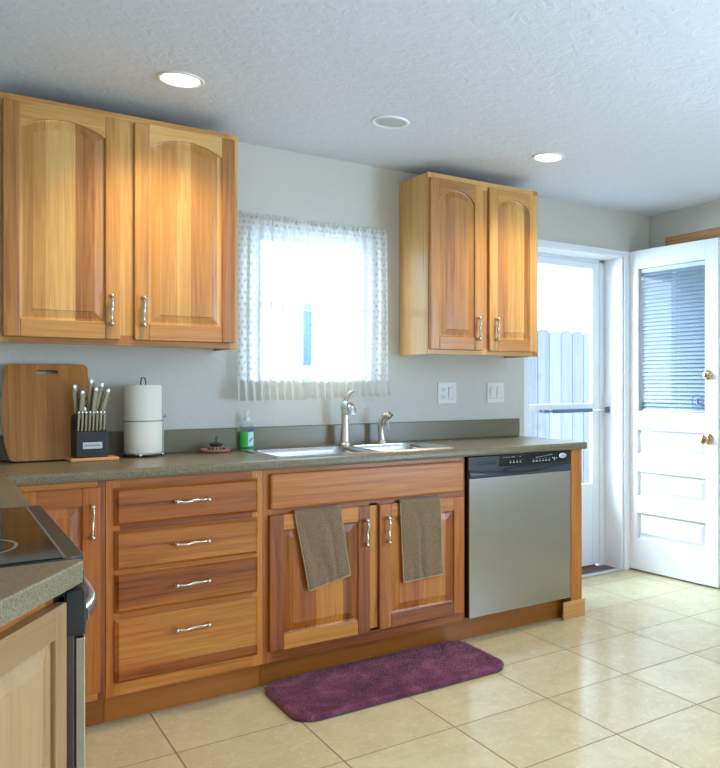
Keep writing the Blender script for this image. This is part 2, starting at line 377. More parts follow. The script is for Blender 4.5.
# storm door in the outer plane
sd = MB(); y0, y1 = .172, .205
sd.box(DX0, DX0+.05, y0, y1, .02, DZ-.02, b=.003).box(DX1-.105, DX1-.045, y0, y1, .02, DZ-.02, b=.004)
sd.box(DX0+.05, DX1-.105, y0, y1, 1.98, DZ-.02, b=.003).box(DX0+.05, DX1-.105, y0, y1, 1.045, 1.09, b=.003).box(DX0+.05, DX1-.105, y0, y1, .02, .56, b=.003)
sd.box(DX0+.1, DX1-.17, y0-.006, y0+.002, .09, .50, b=.004)
so = sd.build('door_2', VINYL, kind='structure')
MB().box(DX0+.05, DX1-.105, .186, .190, 1.09, 1.98).build('storm_pane', PANE, so)
MB().box(DX0+.05, DX1-.105, .186, .190, .56, 1.045).build('storm_pane', PANE, so)
MB().box(DX1-.042, DX1+.02, y0, y1+.01, .0, DZ, b=.003).box(DX0-.04, DX1+.02, y0, y1+.01, DZ-.018, DZ+.03, b=.003).build('storm_frame', VINYL, so)
cl = thing('door_closer', 'grey pneumatic closer tube across the storm door in the doorway', 'door closer', (3.05, .13, 1.045))
GREYM = mat('grey_painted_metal', s2l(96, 112, 132), .4, .5)
MB().tube([(.04, 0, 0), (.36, 0, .002)], .013, 14).build('cylinder', GREYM, cl)
MB().tube([(.36, 0, .002), (.49, 0, .003)], .004, 8).build('piston_rod', CHROME, cl)
MB().box(.485, .512, -.012, .012, -.018, .022, b=.003).build('jamb_bracket', GREYM, cl)
MB().box(-.04, .0, -.012, .042, -.01, .01, b=.003).tube([(0, 0, 0), (.045, 0, 0)], .006, 8).build('door_bracket', GREYM, cl)

# ------------------------------------------------------------------ exterior
CONC = mat('patio_concrete', s2l(176, 172, 168), .9)
MB().box(-2, 10, .17, 9, -.12, -.05).build('ground_outside', CONC, kind='structure')
tag(MB().box(DX0-.1, DX1+.3, .215, .75, -.05, .012, b=.004).build('door_step', mat('maroon_step', s2l(92, 62, 66), .8)), 'dark maroon step outside the back door', 'step')
FENCE = wood('weathered_pickets', 'Z', cols=[s2l(100, 106, 110), s2l(116, 120, 126), s2l(124, 128, 134), s2l(136, 142, 148)], rough=.9, coat=0)
fe = thing('picket_fence', 'pale weathered dog-eared picket fence beyond the back door', 'fence', (3.0, 2.5, 0), math.radians(-3))
for i in range(34):
    x = i*.142; h = 1.755+.008*math.sin(i*2.3)
    MB().prism([(x, -.05), (x+.136, -.05), (x+.136, h-.03), (x+.118, h-.007), (x+.09, h), (x+.046, h), (x+.018, h-.007), (x, h-.03)], 0, .016, 'y').build('picket', FENCE, fe)
for z in (.35, 1.35): MB().box(0, 34*.142, .017, .055, z, z+.08).build('rail', FENCE, fe)
for x in (0.05, 2.4, 4.7): MB().box(x, x+.09, .056, .145, -.05, 1.6).build('post', FENCE, fe)
# patio cover edge
WEX = mat('exterior_white', s2l(178, 190, 200), .7)
pc = thing('patio_cover', 'pale patio roof seen high through the storm door', 'patio cover', (0, 0, 0))
MB().prism([(3.2, .22), (4.86, .22), (5.29, 3.4), (3.2, 3.4)], 2.35, 2.42, 'z').build('roof_panel', WEX, pc)
MB().box(5.1, 5.2, 3.2, 3.3, -.05, 2.35).build('post', WEX, pc); MB().box(3.3, 3.4, 3.2, 3.3, -.05, 2.35).build('post', WEX, pc)
# neighbour's house: pale wall with a narrow window
nh = thing('neighbour_house', 'pale neighbouring house wall with a narrow blue window seen through the lace', 'house', (0, 0, 0))
MB().box(.5, 3.6, 4.0, 4.15, -.05, 3.6).build('house_wall', mat('stucco_white', s2l(246, 246, 244), .8), nh)
MB().box(2.895, 3.03, 3.97, 4.0, 1.41, 2.0).build('house_window', mat('dark_blue_glass', s2l(96, 132, 150), .2), nh)

# ================================================================== CABINETRY
def outline(x0, x1, z0, zs, zt, ins=0, n=14):
    """closed outline; arch from spring height zs (at sides) to zt (centre); zt==zs -> square"""
    a, b_ = x0+ins, x1-ins; pts = [(a, z0+ins), (b_, z0+ins)]
    if zt-zs < 1e-4:
        return pts+[(b_, zs-ins), (a, zs-ins)]
    hw = (x1-x0)/2; s = zt-zs; R = (hw*hw+s*s)/(2*s); cz = zt-R; cx = (x0+x1)/2; r = R-ins; h = hw-ins
    a0 = math.asin(h/r)
    for i in range(n+1):
        t = a0-2*a0*i/n; pts.append((cx+r*math.sin(t), cz+r*math.cos(t)))
    return pts
def pull(parent, x, z, vert=True, L=.10, y=0):
    """bow pull on plane y (front is -y) centred at x,z"""
    pts = []; rr = []
    for i in range(17):
        t = -1+2*i/16; a = t*L/2
        yy = -.026+.004*math.cos(t*PI*2) + (.0 if abs(t) < .8 else (abs(t)-.8)*.03)
        off = .0018*math.sin(t*PI)
        pts.append((x+off, y+yy, z+a) if vert else (x+a, y+yy, z+off)); rr.append(.0040+.0026*math.cos(t*PI)**2 + (.0020 if abs(t) > .9 else 0))
    q = MB().tube(pts, rr, 10)
    for s in (-1, 1):
        e = (x, y, z+s*L/2*.94) if vert else (x+s*L/2*.94, y, z)
        q.tube([(e[0], y, e[2]), (e[0], y-.004, e[2]), (e[0], y-.012, e[2]), (e[0], y-.024, e[2])], [.0085, .008, .0045, .006], 12)
        q.ball((e[0], y-.027, e[2]), .0085)
    return q.build('handle', NICKEL, parent)
TH = .019
def cab_door(parent, mv, mh, mp, x0, x1, z0, z1, y, stile=.05, rail=.06, toprail=None, arch=0, hx=None, hz=None, hl=.10, rot=None, split=True):
    """door whose back is at y, front at y-TH; parts: door > door_panel, handle"""
    tr = toprail or rail; ix0, ix1, iz0 = x0+stile, x1-stile, z0+rail; zt = z1-tr; zs = zt-arch
    yf = y-TH; d = MB()
    d.box(x0, ix0, yf, y, z0, z1, 0, b=.0035).box(ix1, x1, yf, y, z0, z1, 0, b=.0035)
    d.box(ix0, ix1, yf, y, z0, iz0, 1, b=.003)
    o = outline(ix0, ix1, iz0, zs, zt)
    if arch: top = o[2:]                                    # right -> left arc
    else: top = [(ix1, zs), (ix0, zs)]
    d.prism([(ix0, z1), (ix1, z1)]+top, yf, y, 'y', 1)
    dn = d.build('door', [mv, mh], parent)
    p = MB(); rings = [(0, .009), (.006, .0105), (.010, .0105), (.036, .0045), (.038, .003)]
    R = [[(u, yf+dep, v) for u, v in outline(ix0, ix1, iz0, zs, zt, ins)] for ins, dep in rings]; n = len(R[0])
    vs = [q for r in R for q in r]
    fs = [(i*n+k, i*n+(k+1) % n, (i+1)*n+(k+1) % n, (i+1)*n+k) for i in range(len(R)-1) for k in range(n)]+[tuple((len(R)-1)*n+k for k in range(n))]
    p.add(vs, fs); p.box(ix0-.002, ix1+.002, yf+.012, y-.001, iz0-.002, zs, 0)
    p.build('door_panel', mp, dn)
    if hx is not None: pull(dn, hx, hz, True, hl, yf)
    return dn
def wall_cabinet(name_label, x0, x1, z0, z1, doors, mid, group=None):
    t = thing('wall_cabinet', name_label, 'cabinet', (x0, 0, z0), 0, 'hickory wall cabinets')
    def X(v): return v-x0
    Z = z1-z0; yf = -.305
    c = MB(); c.box(0, .016, yf+.018, -.002, 0, Z, 0).box(X(x1)-.016, X(x1), yf+.018, -.002, 0, Z, 0).box(.016, X(x1)-.016, yf+.018, -.002, .02, .036, 1).box(.016, X(x1)-.016, yf+.018, -.002, Z-.016, Z, 1).box(.016, X(x1)-.016, -.01, -.002, .036, Z-.016, 1)
    c.build('carcass', [HP, HH], t)
    f = MB(); dl = doors[0][0]; drr = doors[-1][1]
    f.box(0, .035, yf, yf+.018, 0, Z, 0, b=.0015).box(X(x1)-.035, X(x1), yf, yf+.018, 0, Z, 0, b=.0015)
    f.box(.035, X(x1)-.035, yf, yf+.018, 0, .04, 1, b=.001).box(.035, X(x1)-.035, yf, yf+.018, Z-.045, Z, 1, b=.001)
    f.box(X(mid[0]), X(mid[1]), yf, yf+.018, .04, Z-.045, 0, b=.001)
    f.build('face_frame', [HV, HH], t)
    for dx0, dx1, dz0, dz1, hx in doors:
        cab_door(t, HV, HH, HP, X(dx0), X(dx1), dz0-z0, dz1-z0, yf-.001, stile=.052, rail=.066, toprail=.044, arch=.042 if x0 < 1 else .062, hx=X(hx), hz=1.505-z0, hl=.115)
    return t
wall_cabinet('hickory wall cabinet over the knife block and paper towels, its top nearest the ceiling lamp', .182, 1.027, 1.3685, 2.2788,
             [(.199, .578, 1.392, 2.252, .545), (.628, 1.010, 1.392, 2.252, .658)], (.56, .646))
wall_cabinet('narrow hickory wall cabinet between the window and the back door', 1.9484, 2.6365, 1.3685, 2.2788,
             [(1.954, 2.266, 1.392, 2.250, 2.232), (2.306, 2.621, 1.392, 2.250, 2.345)], (2.25, 2.32))

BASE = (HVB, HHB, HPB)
OC = [s2l(100, 70, 40), s2l(134, 100, 62), s2l(150, 116, 76), s2l(168, 134, 92)]
OAK = (wood('oak_vertical', 'Z', cols=OC), wood('oak_horizontal', 'X', cols=OC), wood('oak_panel', 'Z', cols=OC))
YF = -.596           # base face frame front
def carcass(t, x0, x1, hollow=False):
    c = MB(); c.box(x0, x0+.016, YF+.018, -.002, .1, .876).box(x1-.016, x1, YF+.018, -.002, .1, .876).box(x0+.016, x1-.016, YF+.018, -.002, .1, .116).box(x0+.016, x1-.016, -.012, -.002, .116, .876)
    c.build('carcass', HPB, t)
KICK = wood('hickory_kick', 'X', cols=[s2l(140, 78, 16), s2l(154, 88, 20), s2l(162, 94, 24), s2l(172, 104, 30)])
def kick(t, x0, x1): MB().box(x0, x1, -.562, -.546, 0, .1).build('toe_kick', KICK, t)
# corner cabinet
t = thing('base_cabinet', 'hickory corner base cabinet with one door beside the stove', 'cabinet', (0, 0, 0), 0, 'hickory base cabinets')
MB().box(XL_, .18, -.58, -.012, .1, .876).box(-.42, .18, -1.42, -.58, .1, .876).box(.18, .482, -.575, -.012, .1, .876).build('carcass', HPB, t)
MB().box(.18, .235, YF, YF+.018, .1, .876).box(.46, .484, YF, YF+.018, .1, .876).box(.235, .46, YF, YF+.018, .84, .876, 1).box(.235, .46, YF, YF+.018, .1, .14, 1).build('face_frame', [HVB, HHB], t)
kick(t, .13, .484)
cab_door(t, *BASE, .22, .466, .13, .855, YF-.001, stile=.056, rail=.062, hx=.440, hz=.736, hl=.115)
# drawer base
t = thing('base_cabinet', 'hickory base cabinet with a stack of four drawers under the paper towels', 'cabinet', (0, 0, 0), 0, 'hickory base cabinets')
carcass(t, .486, 1.038)
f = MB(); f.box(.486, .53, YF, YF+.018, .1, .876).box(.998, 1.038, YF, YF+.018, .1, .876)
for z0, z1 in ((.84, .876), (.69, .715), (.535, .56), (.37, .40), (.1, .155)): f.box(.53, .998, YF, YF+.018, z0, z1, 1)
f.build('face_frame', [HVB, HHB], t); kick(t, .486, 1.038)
for z0, z1, hz in ((.711, .846, .782), (.549, .691, .625), (.396, .538, .474), (.147, .373, .308)):
    d = MB(); yf = YF-.001
    ins = .011; o = [(.513, z0), (1.015, z0), (1.015, z1), (.513, z1)]; i_ = [(.513+ins, z0+ins), (1.015-ins, z0+ins), (1.015-ins, z1-ins), (.513+ins, z1-ins)]
    vs = [(u, yf, v) for u, v in o]+[(u, yf-.009, v) for u, v in o]+[(u, yf-.0105, v) for u, v in [(p[0]+s*.003, p[1]+r*.003) for p, s, r in zip(o, (1, -1, -1, 1), (1, 1, -1, -1))]]+[(u, yf-TH, v) for u, v in i_]
    fs = [(3, 2, 1, 0)]+[(a*4+k, a*4+(k+1) % 4, a*4+4+(k+1) % 4, a*4+4+k) for a in range(3) for k in range(4)]+[(12, 13, 14, 15)]
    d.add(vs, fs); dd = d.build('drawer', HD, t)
    pull(dd, .768, hz, False, .118, yf-TH)
# sink base
t = thing('base_cabinet', 'hickory sink base cabinet with two doors under a long false drawer', 'cabinet', (0, 0, 0), 0, 'hickory base cabinets')
carcass(t, 1.04, 1.982)
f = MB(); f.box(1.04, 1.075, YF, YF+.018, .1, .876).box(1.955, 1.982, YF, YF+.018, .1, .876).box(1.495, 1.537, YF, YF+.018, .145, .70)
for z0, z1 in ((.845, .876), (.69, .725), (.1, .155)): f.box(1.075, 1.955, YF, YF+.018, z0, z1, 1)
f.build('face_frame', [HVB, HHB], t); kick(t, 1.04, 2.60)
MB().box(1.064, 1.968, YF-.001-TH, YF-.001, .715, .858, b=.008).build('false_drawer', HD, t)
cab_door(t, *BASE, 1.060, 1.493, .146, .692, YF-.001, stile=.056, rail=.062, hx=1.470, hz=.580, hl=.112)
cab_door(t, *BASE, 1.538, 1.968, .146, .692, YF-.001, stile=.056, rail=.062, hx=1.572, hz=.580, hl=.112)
# end panel
t = thing('end_panel', 'hickory end panel post at the right of the dishwasher', 'panel', (2.631, 0, 0))
MB().box(0, .075, -.60, -.002, .0, .876, b=.003).build('panel', HVB, t)
MB().box(-.060, .088, -.612, -.602, .0, .088, b=.003).box(.077, .088, -.602, -.002, 0, .088, b=.003).build('base_moulding', MAPLE, t)

# countertop (L)
t = thing('countertop', 'grey-green speckled laminate countertop running along the window wall round the corner', 'countertop', (0, 0, .8765))
YE = -.635; XE = 2.712; SX0, SX1, SY0, SY1 = 1.115, 1.935, -.555, -.075
c = MB()
def slab(x0, x1, y0, y1, **k): c.box(x0, x1, y0, y1, 0, .038, **k)
slab(.2, SX0, -.60, 0); slab(SX1, XE-.012, -.60, 0); slab(SX0, SX1, SY1, 0); slab(SX0, SX1, -.60, SY0); slab(XL_, .2, -.60, 0); slab(XL_, .165, -1.44, -.60)
# rounded front nosing
def nose(a, b_, inward, name=None):
    pass
prof = [(-.60, 0), (-.622, .0), (-.632, .003), (-.6355, .012), (-.6355, .026), (-.631, .035), (-.622, .038), (-.60, .038)]
c.prism(prof, .195, XE, 'x', smooth=False)
prof2 = [(.165, 0), (.187, .0), (.197, .003), (.2005, .012), (.2005, .026), (.196, .035), (.187, .038), (.165, .038)]
c.prism(prof2, -1.44, -.60, 'y') if False else c.add([(p[0], y, p[1]) for y in (-1.44, -.60) for p in prof2], [(i, (i+1) % 8, 8+(i+1) % 8, 8+i) for i in range(8)]+[tuple(range(8)), tuple(range(8, 16))])
c.box(XE-.012, XE, -.60, 0, 0, .038)
c.build('worktop', LAM, t)
MB().box(XL_, 2.722, -.02, -.0005, .038, .140, b=.004).build('backsplash', LAM, t)
# near angled counter piece beyond the stove
ex, ey = .205, -2.215; dx, dy = -.503, -.864; T = (ex-XL_)/.503
t = thing('countertop', 'short angled piece of speckled countertop at the lower left in front of the stove', 'countertop', (0, 0, .8765))
poly = [(XL_, -2.1915), (ex-.012, -2.1915), (ex-.002, -2.196), (ex, -2.206), (ex-.001, ey), (XL_, ey-.864*T)]
MB().prism(poly, 0, .038, 'z', bev=.003).build('worktop', LAM, t)
t = thing('base_cabinet', 'hickory cabinet with an angled door face at the lower left in front of the stove', 'cabinet', (ex-.02, ey+.012, 0), math.atan2(-dy, -dx), 'hickory base cabinets')
# local x runs away from the camera end: origin at far corner; use -x for toward camera. front normal = (.864,-.503)
t.location = (ex+dx*.62-.864*.044, ey+dy*.62+.503*.044, 0)      # local origin is the camera-side end of the face
L = .62
c = MB(); c.box(0, L-.035, .018, .05, .1, .870); c.build('carcass', HPB, t)
f = MB(); f.box(0, .05, 0, .018, .1, .874).box(L-.038, L-.012, 0, .018, .1, .874).box(.05, L-.038, 0, .018, .82, .874, 1).box(.05, L-.038, 0, .018, .1, .14, 1); f.build('face_frame', [HVB, HHB], t)
MB().box(0, L-.06, .06, .075, 0, .1).build('toe_kick', KICK, t)
cab_door(t, *OAK, .03, L-.004, .115, .846, -.0005, stile=.040, rail=.052, hx=None)

# ================================================================== STOVE
t = thing('electric_range', 'black glass-topped electric stove with stainless handle in the left corner run', 'stove', (0, 0, 0))
ys0, ys1 = -2.190, -1.446
MB().box(-.40, .165, ys0, ys1, .02, .895).build('range_body', BLACKM, t)
c = MB(); rc = .03
poly = [(-.42, ys0)]+[(.212-rc+rc*math.sin(a*PI/12), ys0+.004+rc-rc*math.cos(a*PI/12)) for a in range(7)]+[(.212-rc+rc*math.cos(a*PI/12), ys1-rc+rc*math.sin(a*PI/12)) for a in range(7)]+[(-.42, ys1)]
c.prism(poly, .888, .9165, 'z', bev=.003); ct = c.build('cooktop', BLACK, t)
MB().box(-.36, .178, ys0+.006, ys1-.03, .9168, .9185, b=.0007).build('cooktop_glass', CERAM, ct)
RING = mat('burner_marking', s2l(120, 108, 100), .4)
for bx, by, r in ((.005, -2.0, .115), (.0, -1.63, .085), (-.25, -2.0, .085), (-.25, -1.63, .11)):
    MB().lathe([(r, .9186), (r+.003, .9190), (r+.006, .9186)], (bx, by, 0), 48, cap=False).build('burner_ring', RING, ct)
MB().tube([(.180, ys0+.006, .9178), (.180, ys1-.03, .9178)], .0022, 6).build('trim_strip', mat('trim_grey', s2l(130, 120, 110), .3, .6), ct)
MB().box(.165, .182, ys0+.002, ys1-.002, .78, .893, b=.003).box(.182, .210, ys0+.004, ys1-.004, .872, .893, b=.003).build('control_fascia', BLACK, t)
od = MB().box(.167, .195, ys0+.002, ys1-.002, .20, .855, b=.003).build('oven_door', mat('door_edge_maroon', s2l(70, 52, 50), .4, .3), t)
MB().box(.196, .211, ys0+.001, ys1-.001, .20, .775, b=.002).build('door_skin', STEEL, od)
MB().box(.180, .212, ys0-.001, ys0+.035, .780, .860, b=.003).box(.180, .212, ys1-.035, ys1+.001, .780, .860, b=.003).box(.185, .208, ys0+.035, ys1-.035, .785, .855).build('door_cap', BLACK, od)
pts = []; N = 24
for i in range(N+1):
    s = i/N; y = ys0+.012+(ys1-ys0-.024)*s; e = min(s, 1-s)*(ys1-ys0)
    bow = .030*(1-math.exp(-(e/.06)**1.2)); pts.append((.206+bow, y, .812))
MB().tube(pts, .0165, 14, flat=.8).build('oven_handle', STEEL, od)
MB().box(.167, .208, ys0+.004, ys1-.004, .03, .19, b=.003).build('storage_drawer', STEEL, t)

# ================================================================== DISHWASHER
t = thing('dishwasher', 'stainless dishwasher with a black control panel at the end of the counter', 'dishwasher', (1.986, 0, 0))
W = .642
MB().box(.004, W-.004, -.575, -.03, .11, .872).build('tub', BLACKM, t)
MB().box(.006, .624, -.622, -.576, .112, .772, b=.003).build('steel_door', STEEL, t)
# control panel with bowed lower lip
c = MB(); c.box(.002, .626, -.618, -.576, .772, .874, b=.004)
cp = c.build('control_panel', BLACK, t)
c = MB(); vs = []; fs = []; n = 24                                # swooping lip across the bottom of the panel
for i in range(n+1):
    s = i/n; x = .006+.614*s; sag = .018*(1-(2*s-1)**2); 
    zt = .806-sag; zb = .7735
    for (y, z) in ((-.617, zt+.004), (-.626, zt-.002), (-.630, (zt+zb)/2), (-.626, zb), (-.617, zb)): vs.append((x, y, z))
for i in range(n):
    for k in range(4): fs.append((i*5+k, i*5+k+1, i*5+6+k, i*5+5+k))
fs += [tuple(range(5)), tuple(n*5+k for k in range(5))]
c.add(vs, fs, 0, True); c.build('lower_lip', mat('dark_grey_plastic', s2l(62, 66, 74), .3), cp)
c = MB(); c.lathe([(.0, 0), (.1, 0), (.105, .003), (.1, .006), (0, .006)], M=Matrix.Translation((.32, -.6265, .800)) @ Matrix.Rotation(PI/2, 4, 'X'), n=40, sx=1.15, sy=.11)
c.build('latch_recess', BLACKM, cp)
MB().box(.18, .60, -.6195, -.6175, .818, .868, b=.001).build('display_strip', mat('gloss_black', s2l(14, 15, 20), .12), cp)
MB().box(.05, .16, -.6195, -.6175, .832, .838, b=.001).box(.05, .16, -.6195, -.6175, .842, .848, b=.001).build('vent_slot', BLACKM, cp)
MARK = mat('panel_print', s2l(188, 194, 204), .5)
c = MB()
for i, x in enumerate((.20, .215, .23, .25, .262, .30)): c.box(x, x+.010, -.6202, -.6196, .860, .8625)
for x in (.24, .26, .28, .30): c.box(x, x+.009, -.6204, -.6196, .832, .837); c.box(x+.002, x+.006, -.6204, -.6196, .842, .844)
c.build('printed_marks', MARK, cp); c = MB()
for x in (.38, .40, .42, .44, .46, .48): c.box(x, x+.010, -.6204, -.6196, .830, .835); c.box(x+.001, x+.008, -.6204, -.6196, .842, .8435)
for k in range(5): c.box(.40+k*.022, .418+k*.022, -.6204, -.6196, .850+k*.0022, .852+k*.0022)
c.box(.505, .511, -.6204, -.6196, .840, .846); c.box(.515, .521, -.6204, -.6196, .830, .846); c.box(.527, .535, -.6204, -.6196, .838, .844)
c.build('printed_marks', MARK, cp)
c = MB(); c.lathe([(0, 0), (.024, 0), (.0245, .0015), (.022, .0025), (0, .0025)], M=Matrix.Translation((.572, -.6195, .851)) @ Matrix.Rotation(PI/2, 4, 'X'), n=32, sx=1.0, sy=.55)
bd = c.build('oval_badge', mat('badge_silver', s2l(196, 200, 208), .35, .5), cp)
c = MB(); c.tube([(.556+.0016*i, -.6224, .851+.0022*math.sin(i*1.5)) for i in range(21)], .0007, 5); c.build('badge_script', mat('badge_ink', s2l(70, 76, 92), .5), bd)

# ================================================================== SINK
t = thing('kitchen_sink', 'double-bowl stainless sink set into the counter below the window', 'sink', (0, 0, .9145))
x0, x1, y0, y1 = 1.095, 1.955, -.575, -.058
b1 = (1.13, 1.555, -.54, -.155); b2 = (1.585, 1.92, -.54, -.155)
def rrect(x0, x1, y0, y1, r, n=6):
    P = []
    for cx, cy, a0 in ((x1-r, y0+r, -PI/2), (x1-r, y1-r, 0), (x0+r, y1-r, PI/2), (x0+r, y0+r, PI)):
        for k in range(n+1): a = a0+PI/2*k/n; P.append((cx+r*math.cos(a), cy+r*math.sin(a)))
    return P
c = MB()
# rim deck: fill between outer outline and the two bowls using strips
for (a0, a1, c0, c1) in ((x0+.012, x1-.012, y0+.012, b1[2]), (x0+.012, x1-.012, b1[3], y1-.012), (x0+.012, b1[0], b1[2], b1[3]), (b1[1], b2[0], b1[2], b1[3]), (b2[1], x1-.012, b1[2], b1[3])):
    c.box(a0, a1, c0, c1, .0, .0035)
O1 = rrect(x0, x1, y0, y1, .035); O2 = rrect(x0+.008, x1-.008, y0+.008, y1-.008, .03); O3 = rrect(x0+.016, x1-.016, y0+.016, y1-.016, .024)
n = len(O1); vs = [(p[0], p[1], .0005) for p in O1]+[(p[0], p[1], .007) for p in O2]+[(p[0], p[1], .0035) for p in O3]
c.add(vs, [(i*n+k, i*n+(k+1) % n, (i+1)*n+(k+1) % n, (i+1)*n+k) for i in range(2) for k in range(n)], 0, True)
c.build('rim', SINKS, t)
for bb in (b1, b2):
    c = MB(); R = []
    for ins, z, r in ((-.004, .0036, .03), (.0, .0045, .035), (.004, .001, .04), (.008, -.02, .045), (.016, -.15, .05), (.05, -.172, .05), (.13, -.176, .04)):
        q = rrect(bb[0]+ins, bb[1]-ins, bb[2]+ins, bb[3]-ins, r)
        R += [(p[0], p[1], z) for p in q]
    c.add(R, [(i*n+k, i*n+(k+1) % n, (i+1)*n+(k+1) % n, (i+1)*n+k) for i in range(6) for k in range(n)]+[tuple(6*n+k for k in range(n))], 0, True)
    bo = c.build('bowl', SINKS, t)
    MB().lathe([(.042, .002), (.04, .004), (.03, .001), (0, .001)], ((bb[0]+bb[1])/2, (bb[2]+bb[3])/2, -.176), 24).build('drain', CHROME, bo)
# faucet
t = thing('faucet', 'brushed steel single-lever kitchen faucet behind the sink', 'faucet', (1.600, -.105, .918))
MB().lathe([(.030, 0), (.031, .006), (.027, .012), (.0225, .03), (.0195, .09), (.0185, .150), (.020, .170), (.018, .185), (0, .188)], n=28).build('body', NICKEL, t)
MB().tube([(-.004, .010, .168), (-.003, .006, .190), (.002, -.008, .198), (.010, -.030, .190), (.013, -.040, .168), (.014, -.042, .150)], [.014, .021, .024, .0245, .0265, .0285], 20).build('spout', CHROME, t)
MB().tube([(-.002, .002, .200), (.002, -.004, .222), (.012, -.010, .246), (.024, -.016, .262), (.038, -.020, .268)], [.013, .0115, .0095, .009, .007], 12).build('lever', NICKEL, t)
t = thing('side_sprayer', 'brushed steel side sprayer standing to the right of the faucet', 'sprayer', (1.798, -.105, .918))
MB().lathe([(.024, 0), (.024, .005), (.019, .012), (.017, .02)], n=24).build('base_ring', NICKEL, t)
MB().tube([(0, 0, .018), (-.003, .003, .05), (-.004, .004, .085), (.000, 0, .112), (.010, -.014, .136), (.022, -.028, .142), (.030, -.036, .132)], [.014, .015, .017, .019, .021, .021, .018], 16).build('wand', NICKEL, t)
MB().tube([(.020, -.026, .112), (.019, -.026, .088), (.022, -.028, .062)], [.0055, .006, .005], 8).build('trigger', CHROME, t)

# ================================================================== COUNTER ITEMS
ZT = .9150
# cutting board leaning on the wall
t = thing('cutting_board', 'large bamboo cutting board with a handle slot leaning against the wall', 'cutting board', (.362, -.135, ZT+.0052))
t.rotation_euler = (math.radians(-15), 0, 0)
Hh = .392; hw = .155; P = []
def corner(cx, cz, a0, r, n=6): return [(cx+r*math.cos(a0+PI/2*k/n), cz+r*math.sin(a0+PI/2*k/n)) for k in range(n+1)]
r = .024
right = [(hw-.018+.018*math.sin(PI*s)-.002*s, s*Hh) for s in [.15, .3, .45, .6, .75, .88]]
P = corner(hw-.020-r, r, -PI/2, r)+right+corner(hw-.012-r, Hh-r, 0, r)+corner(-(hw-.012-r), Hh-r, PI/2, r)+[(-x, z) for x, z in right[::-1]]+corner(-(hw-.020-r), r, PI, r)
sl = [(.036*math.cos(a*PI/10)*1.0+(0), .0) for a in range(1)]
slot = []
for k in range(9): a = -PI/2+PI*k/8; slot.append((.030+.009*math.cos(a), Hh-.035+.009*math.sin(a)))
for k in range(9): a = PI/2+PI*k/8; slot.append((-.030+.009*math.cos(a), Hh-.035+.009*math.sin(a)))
bm = bmesh.new()
def ring(pts, y): return [bm.verts.new((x, y, z)) for x, z in pts]
for y in (0, .018):
    a = ring(P, y); b_ = ring(slot, y)
    es = [bm.edges.new((a[i], a[(i+1) % len(a)])) for i in range(len(a))]+[bm.edges.new((b_[i], b_[(i+1) % len(b_)])) for i in range(len(b_))]
    bmesh.ops.triangle_fill(bm, edges=es, use_beauty=True)
    if y == 0: a0, b0 = a, b_
for A0, A1 in ((a0, a), (b0, b_)):
    for i in range(len(A0)): j = (i+1) % len(A0); bm.faces.new((A0[i], A0[j], A1[j], A1[i]))
bmesh.ops.recalc_face_normals(bm, faces=bm.faces[:])
bm.verts.index_update(); q = MB(); q.add([v.co[:] for v in bm.verts], [[v.index for v in f.verts] for f in bm.faces]); bm.free()
q.build('board', BAMBOO, t)

# knife block on its base board
bx, by, br = .494, -.185, math.radians(4)
tag(MB().box(-.085, .085, -.065, .065, 0, .014, b=.005).build('trivet_board', MAPLE), 'small light wooden board under the black knife block', 'board')
tb = bpy.data.objects['trivet_board']; tb.location = (bx+.005, by, ZT); tb.rotation_euler = (0, 0, br)
kb = thing('knife_block', 'black knife block full of cream-handled knives on a small wooden board', 'knife block', (bx-.002, by, ZT+.0145), br)
M6 = Matrix.Rotation(math.radians(0), 4, 'X')
MB().prism([(-.045, 0), (.05, 0), (.052, .16), (.015, .172), (-.008, .108), (-.045, .100)], -.056, .056, 'x', bev=.003).build('block', BLACKM, kb)
q = MB().box(-.034, .034, -.0472, -.0452, .034, .060, b=.0008); pl_ = q.build('name_plate', mat('plate_silver', s2l(180, 182, 178), .35, .7), kb)
q = MB()
for i in range(12): q.box(-.028+i*.0047, -.0255+i*.0047, -.0476, -.0471, .044, .050+.002*(i % 3 == 0))
q.build('plate_lettering', mat('plate_ink', s2l(60, 60, 60), .5), pl_)
CREAM = mat('cream_handle', s2l(158, 146, 114), .4)
def knife(x, y, z, tilt, L, r, label, group, lean=0):
    M = Matrix.Rotation(br, 4, 'Z')
    p = M @ Vector((x, y, z)) + kb.location
    k = thing('steak_knife' if L < .084 else 'kitchen_knife', label, 'knife', p, br, group)
    k.rotation_euler = (math.radians(tilt), math.radians(lean), br)
    MB().tube([(0, 0, .002), (0, 0, L*.25), (0, -.001, L*.6), (0, 0, L*.88)], [r*.85, r, r*1.08, r], 10, flat=.62).build('grip', CREAM, k)
    MB().tube([(0, 0, L*.88), (0, 0, L*.93), (0, 0, L)], [r*1.02, r*1.1, r*.8], 10, flat=.66).build('end_cap', CHROME, k)
    MB().box(-.0009, .0009, -r*.5, r*.5, -.006, .003).build('blade', CHROME, k)
    return k
pos8 = ['leftmost', 'second from left', 'third from left', 'fourth from left', 'fourth from right', 'third from right', 'second from right', 'rightmost']
for i in range(8): knife(-.046+i*.0128, -.030, .103, 11, .079, .0052, 'short cream-handled steak knife, %s in the front row of the knife block' % pos8[i], 'steak knives in the block')
big = [(-.040, .028, .168, .086, 'tall cream-handled knife at the back left of the knife block', -4), (-.028, .010, .150, .080, 'thick cream-handled knife in front of the back left one in the block', 2),
       (.004, .034, .170, .105, 'tallest dark-shaded knife handle in the middle back of the block', 3), (.014, .018, .158, .085, 'kitchen knife just in front of the tallest handle in the block', 6),
       (.030, .032, .166, .095, 'long slim cream-handled knife second from the right of the block', 9), (.044, .020, .158, .080, 'cream-handled knife leaning out at the right of the block', 14)]
